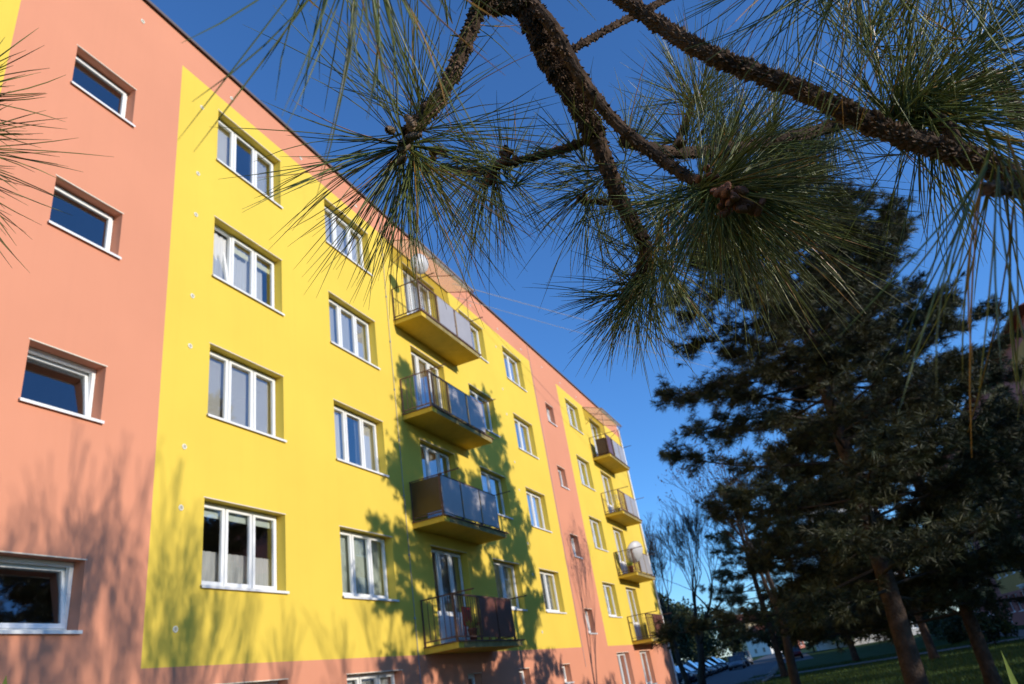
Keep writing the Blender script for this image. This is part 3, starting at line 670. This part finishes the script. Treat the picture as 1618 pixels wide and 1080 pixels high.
def bare_tree(loc, H, seed, label, r0=.16, spread=.5, levels=6, lean=(0,0), stems=1, leaves=0, name='bare_tree', first=.28, group=None, twig=.004, upness=.25, leafm='leaf_brown'):
    rg = np.random.default_rng(seed); t = empty(name, loc); tag(t, label, 'tree', group)
    tr = MB(); br = MB(); tips = []
    def grow(p, d, l, r_, lev):
        n = 4 if lev < 3 else 3; pts = [p]; dd = d
        for i in range(n):
            dd = unit(dd + rg.normal(0, .10, 3) + np.array([0,0,.04])); pts.append(pts[-1] + dd*l/n)
        r2 = max(r_*.66, twig)
        (tr if lev == 0 else br).tube(pts, list(np.linspace(r_, r2, n+1)), 10 if lev == 0 else (6 if lev < 3 else 3), lev < 2)
        if lev >= levels: tips.append(pts[-1]); return
        k = 3 if lev in (1, 2) else (2 if rg.random() < .6 else 3)
        for i in range(k):
            a = unit(np.cross(dd, unit(rg.normal(size=3)))); ang = spread*rg.uniform(.5, 1.25)*(.6 if i == 0 else 1)
            nd = unit(dd*math.cos(ang) + a*math.sin(ang) + np.array([0,0,upness]))
            grow(pts[-1] if i < 2 else pts[-2], nd, l*rg.uniform(.66, .9), r2*(.9 if i == 0 else .68), lev+1)
    for s_ in range(stems):
        d = unit(np.array([lean[0] + (rg.normal(0, .2) if stems > 1 else 0), lean[1] + (rg.normal(0, .1) if stems > 1 else 0), 1]))
        grow(np.array([rg.normal(0, .12) if stems > 1 else 0, rg.normal(0, .12) if stems > 1 else 0, -.1]), d, H*first, r0, 0)
    tr.build('trunk', 'bare_bark', t, True); br.build('branches', 'bare_bark', t, False)
    if leaves:
        C = np.array(tips); C = C[rg.integers(0, len(C), leaves)] + rg.normal(0, .12, (leaves, 3)); d = unit(rg.normal(size=(leaves, 3))); s_ = unit(np.cross(d, rg.normal(size=(leaves, 3))))
        l = rg.uniform(.05, .10, leaves)[:, None]
        V = np.stack([C, C + d*l*.5 + s_*l*.4, C + d*l, C + d*l*.5 - s_*l*.4], 1).reshape(-1, 3); put('foliage', fast_mesh('foliage', V, np.arange(len(V)).reshape(-1, 4), leafm), t)
    return t
bare_tree((26.0, -6.6, 0), 8.2, 5, 'half bare tree with a few brown leaves beside the road, mid view', r0=.17, leaves=800, first=.30, levels=6, lean=(.0,-.06), spread=.42, twig=.006)
bare_tree((53.0, 1.2, 0), 12.0, 8, 'large bare tree just past the end of the yellow block', r0=.30, levels=8, first=.235, spread=.5, twig=.011)
bare_tree((57.5, 3.0, 0), 11.5, 19, 'bare fine twigged tree close behind the corner of the yellow block', r0=.24, levels=8, first=.235, spread=.46, twig=.010)
bare_tree((63.0, 10.0, 0), 13.5, 14, 'bare tree behind the parked cars, near the yellow block', r0=.26, levels=7, first=.24, spread=.45, twig=.010)
# trees that stand right of the view and throw their shadows on the facade
bare_tree((5.2, -15.5, 0), 8.0, 31, 'bare multi stemmed tree right of the camera, its shadow on the salmon wall', r0=.10, stems=4, levels=5, first=.33, spread=.32, twig=.009, upness=.35, group='bare trees on the lawn right of the view')
bare_tree((7.0, -16.5, 0), 7.6, 35, 'bare upright tree right of the camera, its shadow on the yellow corner', r0=.12, stems=3, levels=5, first=.33, spread=.33, twig=.009, upness=.3, group='bare trees on the lawn right of the view')
bare_tree((11.0, -17.5, 0), 7.8, 37, 'bare spreading tree right of the camera, its shadow under the three pane windows', r0=.10, levels=5, first=.32, spread=.42, twig=.012, group='bare trees on the lawn right of the view')

# ------------------------------------------------------------------ evergreen masses, shrubs, grass
def leafy(name, loc, rx, rz, zc, seed, label, n=5200, leaf=.16, trunk=.12, group=None, cat='tree', lumps=26, matn='leaf_dark', taper=False):
    rg = np.random.default_rng(seed); t = empty(name, loc); tag(t, label, cat, group)
    MB().tube([(0,0,-.1),(.03,0,zc*.6),(0,.03,zc+rz*.5)], [trunk, trunk*.8, trunk*.3], 8).build('trunk', 'bare_bark', t, True)
    d = unit(rg.normal(size=(lumps, 3))); q = rg.uniform(.35, .95, lumps)[:, None]; lc = d*q*np.array([rx, rx, rz])
    if taper: lc[:, :2] *= (1 - .42*(lc[:, 2:3]/rz + .2).clip(0, 2))
    lr = rg.uniform(.24, .42, lumps)*min(rx, rz)
    k = rg.integers(0, lumps, n); C = lc[k] + unit(rg.normal(size=(n, 3)))*lr[k][:, None]*rg.uniform(.35, 1.0, n)[:, None]**.6; C[:, 2] += zc
    C[:, 2] = np.maximum(C[:, 2], .05)
    dd = unit(rg.normal(size=(n, 3)) + [0,0,.2]); s_ = unit(np.cross(dd, rg.normal(size=(n, 3)))); l = leaf*rg.uniform(.6, 1.3, n)[:, None]
    V = np.stack([C, C + dd*l*.5 + s_*l*.35, C + dd*l, C + dd*l*.5 - s_*l*.35], 1).reshape(-1, 3)
    tt = np.repeat(rg.uniform(.6, 1.5, lumps)[k]*rg.uniform(.7, 1.3, n), 4); h = np.repeat(rg.uniform(-.1, .25, lumps)[k], 4)
    put('crown', fast_mesh('crown', V, np.arange(len(V)).reshape(-1, 4), matn, np.stack([tt*(1+h), tt, tt*(1-h), np.ones_like(tt)], 1)), t); return t
leafy('evergreen_tree', (58, 10.0, 0), 3.6, 6.6, 6.8, 51, 'dark evergreen directly beside the far corner of the yellow block', leaf=.30, taper=True)
leafy('evergreen_tree', (69, 11.6, 0), 4.2, 6.8, 7.0, 52, 'dark evergreen behind the first parked cars', leaf=.34, taper=True)
leafy('evergreen_tree', (80, 12.2, 0), 4.4, 6.2, 6.4, 53, 'broad dark evergreen behind the middle of the parked cars', leaf=.36)
leafy('evergreen_tree', (92, 12.8, 0), 4.4, 5.6, 5.8, 54, 'rounded dark evergreen behind the farther parked cars', leaf=.4)
leafy('evergreen_tree', (106, 13.8, 0), 3.8, 4.2, 4.8, 55, 'last dark evergreen before the houses, left of the road', leaf=.42)
for i, (x, y, rx, rz, lb) in enumerate(((58, -15.4, 1.3, .9, 'low dark shrub beside the path at the shaded block'), (62, -15.9, 1.5, 1.0, 'second dark shrub along the shaded block'), (67, -15.6, 1.4, 1.1, 'third dark shrub along the shaded block'), (74, -15.8, 1.8, 1.3, 'dark shrub near the far end of the shaded block'), (44.0, -15.0, 1.2, 1.0, 'dark shrub at the right edge before the shaded block'))):
    leafy('shrub', (x, y, 0), rx, rz, rz*.9, 70 + i, lb, n=2600, leaf=.16, trunk=.04, cat='shrub', group='shrubs along the shaded block')
for i, (x, y, H_, lb) in enumerate(((88, -12.5, 9.5, 'evergreen past the far end of the shaded block'), (104, -13.5, 10.5, 'tall evergreen on the right in front of the grey tower'), (125, -9.5, 8.5, 'rounded evergreen right of the road far away'), (150, 18, 9.5, 'far evergreen left of the road by the tan house'), (76, -14.5, 7.0, 'evergreen at the far corner of the shaded block'), (235, -22, 10, 'most distant evergreen right of the road'), (215, 30, 11, 'most distant evergreen left of the road'), (330, 22, 10, 'evergreen closing the far end of the road'))):
    leafy('evergreen_tree', (x, y, 0), H_*.32, H_*.42, H_*.52, 90 + i, lb, n=3600, leaf=.42, taper=True)
for i, (x, y, H_, lb) in enumerate(((122, 1.0, 8.5, 'first right of the road behind the dark red car'), (128, -3.0, 9.5, 'second right of the road, behind the right row of cars'), (124, -6.6, 9.0, 'left of the grey tower foot'), (131, -11.5, 10, 'before the middle of the grey tower foot'), (120, -13.0, 9, 'right of the grey tower foot'), (112, 14.6, 13.0, 'first left of the road past the parked cars'), (125, 15.6, 13.0, 'second left of the road past the parked cars'), (140, 16.2, 13, 'third left of the road past the parked cars'), (153, 15.4, 12, 'fourth left of the road past the parked cars'), (160, 13.2, 9, 'nearest the tan house'))):
    leafy('evergreen_tree', (x, y, 0), H_*.34, H_*.46, H_*.48, 170 + i, 'distant dark evergreen, ' + lb, n=2600, leaf=.55, group='distant evergreens beyond the parked cars')
for i, (x, y, H_, lb) in enumerate(((14.5, -24.5, 9.3, 'added shading evergreen right of the view, its shadow low on the balcony bay'), (19.5, -26, 9.6, 'second added shading evergreen in the row right of the view'), (25, -25, 9.2, 'third added shading evergreen in the row right of the view'), (31, -26.5, 9.8, 'fourth added shading evergreen in the row right of the view'), (36.5, -25.5, 9.6, 'last added shading evergreen in the row right of the view'))):
    leafy('evergreen_tree', (x, y, 0), 2.9, H_*.47, H_*.5, 130 + i, lb, n=5200, leaf=.34, group='evergreens added right of the view for shade')  # unseen row, added to shade the lawn and the lower pines
rg = np.random.default_rng(5); n = 60000
gx = 17 + 40*rg.random(n)**1.3; gy = -17 + 15.2*rg.random(n); ok = ~((gx > 46.6 + (gy+17.5)*.18) & (gx < 50.2 + (gy+17.5)*.18)); gx, gy = gx[ok], gy[ok]; n = len(gx)
C = np.stack([gx, gy, np.zeros(n)], 1); q = rg.uniform(0, 6.28, n); s_ = np.stack([np.cos(q), np.sin(q), 0*q], 1)*.010; l = rg.uniform(.05, .13, n)
tp = C + np.stack([rg.normal(0, .03, n), rg.normal(0, .03, n), l], 1)
V = np.stack([C - s_, C + s_, tp], 1).reshape(-1, 3); tt = np.repeat(rg.uniform(.6, 1.5, n), 3); hh = np.repeat(rg.uniform(0, .3, n), 3)
tag(put('grass', fast_mesh('grass', V, np.arange(len(V)).reshape(-1, 3), 'grass', np.stack([tt*(1+hh), tt, tt*(1-hh), np.ones_like(tt)], 1))), 'short green lawn grass between the pines and the path', 'grass', kind='stuff')

# ------------------------------------------------------------------ the shaded block across the lawn
rb = empty('apartment_building', (104.0, -22.4, 0), math.pi)
tag(rb, 'shaded yellow and pink apartment block with red roof behind the pines at right', 'building')
L2 = 62.4; Z2 = 15.4; ops2 = []; w2 = []
for i in range(19):
    a = 1.2 + i*3.25; st = i in (2, 6, 12, 16)
    for k in range(5):
        z0 = 1.1 + 2.85*k + (1.2 if st else 0)
        if st and k == 4: continue
        if i in (6, 12) and k == 0: z0 = None
        if z0 is None: o = (a + .2, a + 1.6, .15, 2.35); ops2.append(o); w2.append((*o, 2, True)); continue
        o = (a, a + (1.0 if st else 1.85), z0, z0 + (.9 if st else 1.4)); ops2.append(o); w2.append((*o, 1 if st else 2, False))
facade(rb, (0, L2), Z2, [(.8, 7.0, 2.7, 14.6), (9.6, 20, 2.7, 14.6), (22.8, 39.4, 2.7, 14.6), (42.4, 52.4, 2.7, 14.6), (55.4, L2, 2.7, 14.6)], ops2, base='rose', over='ochre')
for (a, c, z0, z1, n_, dr) in w2: window(rb, a, c, z0, z1, n_, simple=True, sill=not dr, glassm='glass_dark', door=dr)
MB().box(0.002, .3, .002, 11, -.3, Z2 - .002).build('end_wall', 'rose', rb); MB().box(L2 - .3, L2 - .002, .002, 11, -.3, Z2 - .002).build('end_wall', 'rose', rb); MB().box(0, L2, 11, 11.3, -.3, Z2).build('rear_wall', 'yellow', rb)
MB().box(.3, L2 - .3, 4, 4.1, -.2, Z2).build('interior_wall', 'interior_dark', rb)
for k in range(6): MB().box(.31, L2 - .31, .34, 3.99, -.2 + 2.85*k, -.02 + 2.85*k).build('interior_floor', 'interior', rb)
r_ = MB().add([(-.5,-.6,Z2-.05),(L2+.5,-.6,Z2-.05),(L2+.5,11.9,Z2-.05),(-.5,11.9,Z2-.05),(3.2,5.6,Z2+2.6),(L2-3.2,5.6,Z2+2.6)], [(0,1,5,4),(1,2,5),(2,3,4,5),(3,0,4),(0,3,2,1)]).build('roof', 'roof_tile', rb)
MB().tube([(-.5,-.68,Z2-.04),(L2+.5,-.68,Z2-.04)], .07, 8).build('gutter', 'flashing', r_)
c_ = MB().box(39.6, 42.4, -1.6, -.002, 2.62, 2.80).build('entrance_canopy', 'concrete', rb)
MB().box(39.5, 42.5, -1.7, -.01, 2.801, 2.86).build('roof_sheet', 'white_metal', c_)
for x in (39.75, 42.25): MB().tube([(x, -1.5, 0), (x, -1.5, 2.62)], .05, 8).build('post', 'grey_metal', c_)

# ------------------------------------------------------------------ grey tower far behind, houses at the road's end
def block(name, loc, rz, w, d, h, wm, label, rows, cols, ww=1.4, wh=1.4, roof=None, win='glass_dark', bal=False, roofm='roof_tile'):
    t = empty(name, loc, rz); tag(t, label, 'building' if h > 10 else 'house')
    o = [(w*(j+.5)/cols - ww/2, w*(j+.5)/cols + ww/2, h*(i+.32)/rows, h*(i+.32)/rows + wh) for i in range(rows) for j in range(cols)]
    facade(t, (0, w), h, [], o, base=wm, over=wm)
    for q in o: window(t, *q, 2, simple=True, glassm=win)
    MB().box(.002, .3, .002, d, -.2, h - .002).build('end_wall', wm, t); MB().box(w - .3, w - .002, .002, d, -.2, h - .002).build('end_wall', wm, t); MB().box(0, w, d, d + .3, -.2, h).build('rear_wall', wm, t)
    MB().box(.31, w - .31, .33 + min(3, d*.5), .4 + min(3, d*.5), -.1, h - .3).build('interior_wall', 'interior_dark', t)
    for j, x in enumerate((-.004, w + .004)):                 # windows of the end walls
        for i in range(rows):
            for yy in (d*.3, d*.7):
                z = h*(i+.32)/rows; e = .012 if j else -.012
                MB().box(min(x, x+e), max(x, x+e), yy - ww*.45, yy + ww*.45, z, z + wh).build('side_window', 'glass_dark' if False else 'interior_dark', t)
                MB().box(min(x, x+2*e), max(x, x+2*e), yy - ww*.45 - .06, yy + ww*.45 + .06, z - .08, z - .002).build('sill', 'white_metal', t)
    if roof:
        MB().add([(-.4,-.4,h-.02),(w+.4,-.4,h-.02),(w+.4,d+.7,h-.02),(-.4,d+.7,h-.02),(-.4,d/2,h+roof),(w+.4,d/2,h+roof)], [(0,1,5,4),(2,3,4,5),(1,2,5),(3,0,4),(0,3,2,1)]).build('roof', roofm, t)
        MB().box(w*.6, w*.6 + .6, d*.3, d*.3 + .6, h + roof*.3, h + roof + .7).build('chimney', 'house_red', t)
    else: MB().box(-.1, w + .1, -.1, d + .4, h + .002, h + .3).build('roof', 'flashing', t)
    if bal:
        for i in range(1, rows):
            bo = MB().box(w*.36, w*.64, -1.1, -.002, h*i/rows - .1, h*i/rows + .05).build('balcony', 'concrete_dark', t); MB().box(w*.36, w*.64, -1.1, -1.04, h*i/rows + .051, h*i/rows + 1.0).build('parapet', 'concrete', bo)
    return t
block('tower_block', (124, -8.5, 0), R(-62), 12, 11, 24.5, 'concrete', 'light grey tower block seen through the pine branches', 9, 4, bal=True)
block('house', (238, 13.5, 0), R(-35), 9, 8, 5.2, 'house_white', 'white house with red roof at the end of the road', 2, 3, 1.0, 1.2, roof=3.2)
block('house', (262, 21.5, 0), R(-40), 10, 9, 10.4, 'house_tan', 'tall tan house left of the red roofs at the road end', 3, 3, 1.0, 1.2, roof=3.0)
block('house', (256, 10, 0), R(-25), 11, 8, 5.4, 'house_red', 'brick red house with red roof right of the white house', 2, 3, 1.0, 1.2, roof=3.4)
block('house', (285, 12, 0), R(-30), 10, 9, 6.6, 'house_white', 'pale house with red gable farthest along the road', 2, 3, 1.0, 1.2, roof=3.8)
block('house', (215, -6, 0), R(-30), 10, 8, 5.0, 'house_tan', 'tan house with red roof behind the dark red car', 2, 3, 1.0, 1.2, roof=2.8)

# ------------------------------------------------------------------ cars
def car(loc, rz, col, label, suv=False):
    nm = 'paint_%d' % len(MAT); mat(nm, tuple(.55*q for q in col), .3, metal=.1, spec=.5)
    t = empty('parked_car', loc, rz); tag(t, label, 'car', 'cars parked along the road')
    hb = .95 if suv else .82; hr = 1.72 if suv else 1.45
    st_ = [(-2.15,.42,hb-.18,.74),(-2.0,.30,hb,.84),(-1.2,.24,hb+.05,.88),(0,.22,hb+.04,.90),(1.0,.22,hb+.0,.90),(1.75,.26,hb-.10,.84),(2.12,.38,hb-.26,.70)]
    b = MB(); vs = []
    for (x, z0, z1, w) in st_: vs += [(x,-w,z0+.08),(x,-w*1.0,z0+(z1-z0)*.55),(x,-w*.9,z1),(x,w*.9,z1),(x,w,z0+(z1-z0)*.55),(x,w,z0+.08),(x,w*.8,z0),(x,-w*.8,z0)]
    k = 8; fs = [(i*k+j, i*k+(j+1)%k, (i+1)*k+(j+1)%k, (i+1)*k+j) for i in range(len(st_)-1) for j in range(k)] + [tuple(range(k))[::-1], tuple((len(st_)-1)*k+j for j in range(k))]
    b.add(vs, fs); bo = b.build('body', nm, t, True)
    rx0 = -1.75 if suv else -1.25
    MB().add([(rx0,-.62,hr-.03),(.25,-.64,hr),(.25,.64,hr),(rx0,.62,hr-.03),(rx0,-.62,hr+.02),(.25,-.64,hr+.03),(.25,.64,hr+.03),(rx0,.62,hr+.02)], [(0,3,2,1),(4,5,6,7),(0,1,5,4),(1,2,6,5),(2,3,7,6),(3,0,4,7)]).build('roof', nm, t)
    bx0 = -2.0 if suv else -1.85; z = hb + .03
    MB().quad((1.05,-.78,z),(1.05,.78,z),(.27,.62,hr),(.27,-.62,hr)).build('windscreen', 'glass_dark', t)
    MB().quad((bx0,.76,z),(bx0,-.76,z),(rx0,-.60,hr-.02),(rx0,.60,hr-.02)).build('rear_window', 'glass_dark', t)
    for s_ in (-1, 1):
        MB().quad((bx0+.1,s_*.80,z),(-.3,s_*.81,z),(-.3,s_*.64,hr-.01),(rx0+.05,s_*.63,hr-.03)).build('side_window', 'glass_dark', t)
        MB().quad((-.24,s_*.81,z),(.98,s_*.79,z),(.26,s_*.64,hr-.01),(-.24,s_*.64,hr-.01)).build('side_window', 'glass_dark', t)
        MB().box(-.30,-.24,min(s_*.60,s_*.82),max(s_*.60,s_*.82),z,hr-.02).build('pillar', nm, t)
        MB().box(.85, .98, min(s_*.84,s_*1.0), max(s_*.84,s_*1.0), z, z+.12).build('mirror', nm, t)
        MB().box(1.93, 2.09, min(s_*.45,s_*.72), max(s_*.45,s_*.72), hb-.36, hb-.20).build('headlight', 'lamp_clear', t)
        MB().box(-2.17, -2.02, min(s_*.5,s_*.76), max(s_*.5,s_*.76), hb-.28, hb-.08).build('tail_light', 'lamp_red', t)
        for x in (-1.32, 1.32):
            wh = MB().lathe([(.20,-.10),(.30,-.11),(.325,-.06),(.325,.06),(.30,.11),(.20,.10)], 18, (x, s_*.78, .325), 1).build('wheel', 'tyre', t, True)
            MB().lathe([(.001,.09*s_),(.08,.10*s_),(.20,.085*s_)], 14, (x, s_*.78, .325), 1).build('rim', 'rim', wh)
    MB().box(-1.9, 1.9, -.6, .6, .30, .5).build('underbody', 'rubber', t)
    return t
for (x, y, rz, c, sv, lb) in ((62.5,rc(62)+5.2,-95,(.02,.03,.07),True,'dark blue car nearest the corner of the yellow block'), (66,rc(66)+5.2,-92,(.25,.27,.30),False,'silver car second from the yellow block corner'),
    (70.5,rc(70)+5.2,-95,(.02,.02,.025),False,'black car third in the left row'), (75,rc(75)+5.2,-90,(.05,.06,.09),True,'slate grey car fourth in the left row'), (80,rc(80)+5.2,-94,(.30,.30,.31),False,'light grey car fifth in the left row'),
    (86,rc(86)+5.2,-92,(.02,.025,.04),False,'near black car sixth in the left row'), (93,rc(93)+1.9,184,(.28,.31,.36),False,'pale blue grey car at the roadside before the houses'), (101,rc(101)+1.9,184,(.02,.03,.06),True,'dark blue car parked on the road edge near the houses'), (111,rc(111)+1.9,184,(.32,.34,.38),True,'pale van like car last along the left of the road'),
    (92,rc(92)+5.2,-91,(.03,.03,.035),False,'charcoal car seventh in the left row'), (98,rc(98)+5.2,-93,(.06,.07,.10),True,'blue grey car eighth in the left row'), (105,rc(105)+5.2,-90,(.02,.02,.03),False,'dark car ninth and last in the left row'),
    (95,rc(95)-4.6,4,(.22,.015,.02),False,'dark red car parked right of the road'), (102,rc(102)-4.6,4,(.03,.05,.12),False,'dark blue car behind the dark red car'), (109,rc(109)-4.6,4,(.02,.02,.025),True,'black car third in the right row'), (117,rc(117)-4.6,4,(.40,.41,.42),False,'light grey car last in the right row')):
    car((x, y, .01), R(rz), c, lb, sv)

# ------------------------------------------------------------------ overhead wires, near shoots
def wire(p0, p1, sag, r_, label):
    P = [np.array(p0)*(1-t) + np.array(p1)*t - np.array([0,0,4*sag*t*(1-t)]) for t in np.linspace(0, 1, 30)]
    return tag(MB().tube(P, r_, 5).build('overhead_cable', 'cable'), label, 'cable', 'cables strung from the yellow block')
wire((19.2, -.03, 14.45), (60, -22.0, 15.1), .5, .013, 'upper grey cable running from the roof edge towards the right')
wire((19.4, -.03, 13.98), (60.5, -22.0, 14.4), .7, .009, 'lower thin cable running from the top balcony towards the right')
def shoot(tip, lbl, bend, w):
    g = np.array([tip[0] + bend[0], tip[1] + bend[1], 0.0]); t = empty('young_shoot', tuple(g)); tag(t, lbl, 'plant', 'green shoots close to the lens')
    top = tip - g; low = top*.90; MB().tube([(0,0,-.05), tuple(low*.5 + [0.01,0,0]), tuple(low)], [.006,.005,.0035], 8).build('stem', 'fresh_leaf', t, True)
    s_ = RGT*w; d = top - low; e = low + d
    for k, (h, a) in enumerate(((.0, 0), (.25, 1.2), (.5, 2.4))):
        c = low*(1-h*.6); ca, sa = math.cos(a), math.sin(a); v = np.array([ca*s_[0]-sa*s_[1], sa*s_[0]+ca*s_[1], s_[2]]); dd = d if k == 0 else np.array([ca*.05, sa*.05, .10])
        MB().add([c - v*.4, c + v*.4, c + dd*.45 + v, c + dd*.8 + v*.8, c + dd, c + dd*.8 - v*.8, c + dd*.45 - v, c + dd*.5 + np.array([.001,.002,.002])], [(0,1,7),(1,2,7),(2,3,7),(3,4,7),(4,5,7),(5,6,7),(6,0,7)]).build('leaf', 'fresh_leaf', t, True)
shoot(at(1581, 1026, .62), 'pale green shoot poking up at the bottom right corner', (.05,.02), .0045)
shoot(at(10, 1066, .55), 'blurred green shoot at the bottom left corner', (-.03,.02), .012)
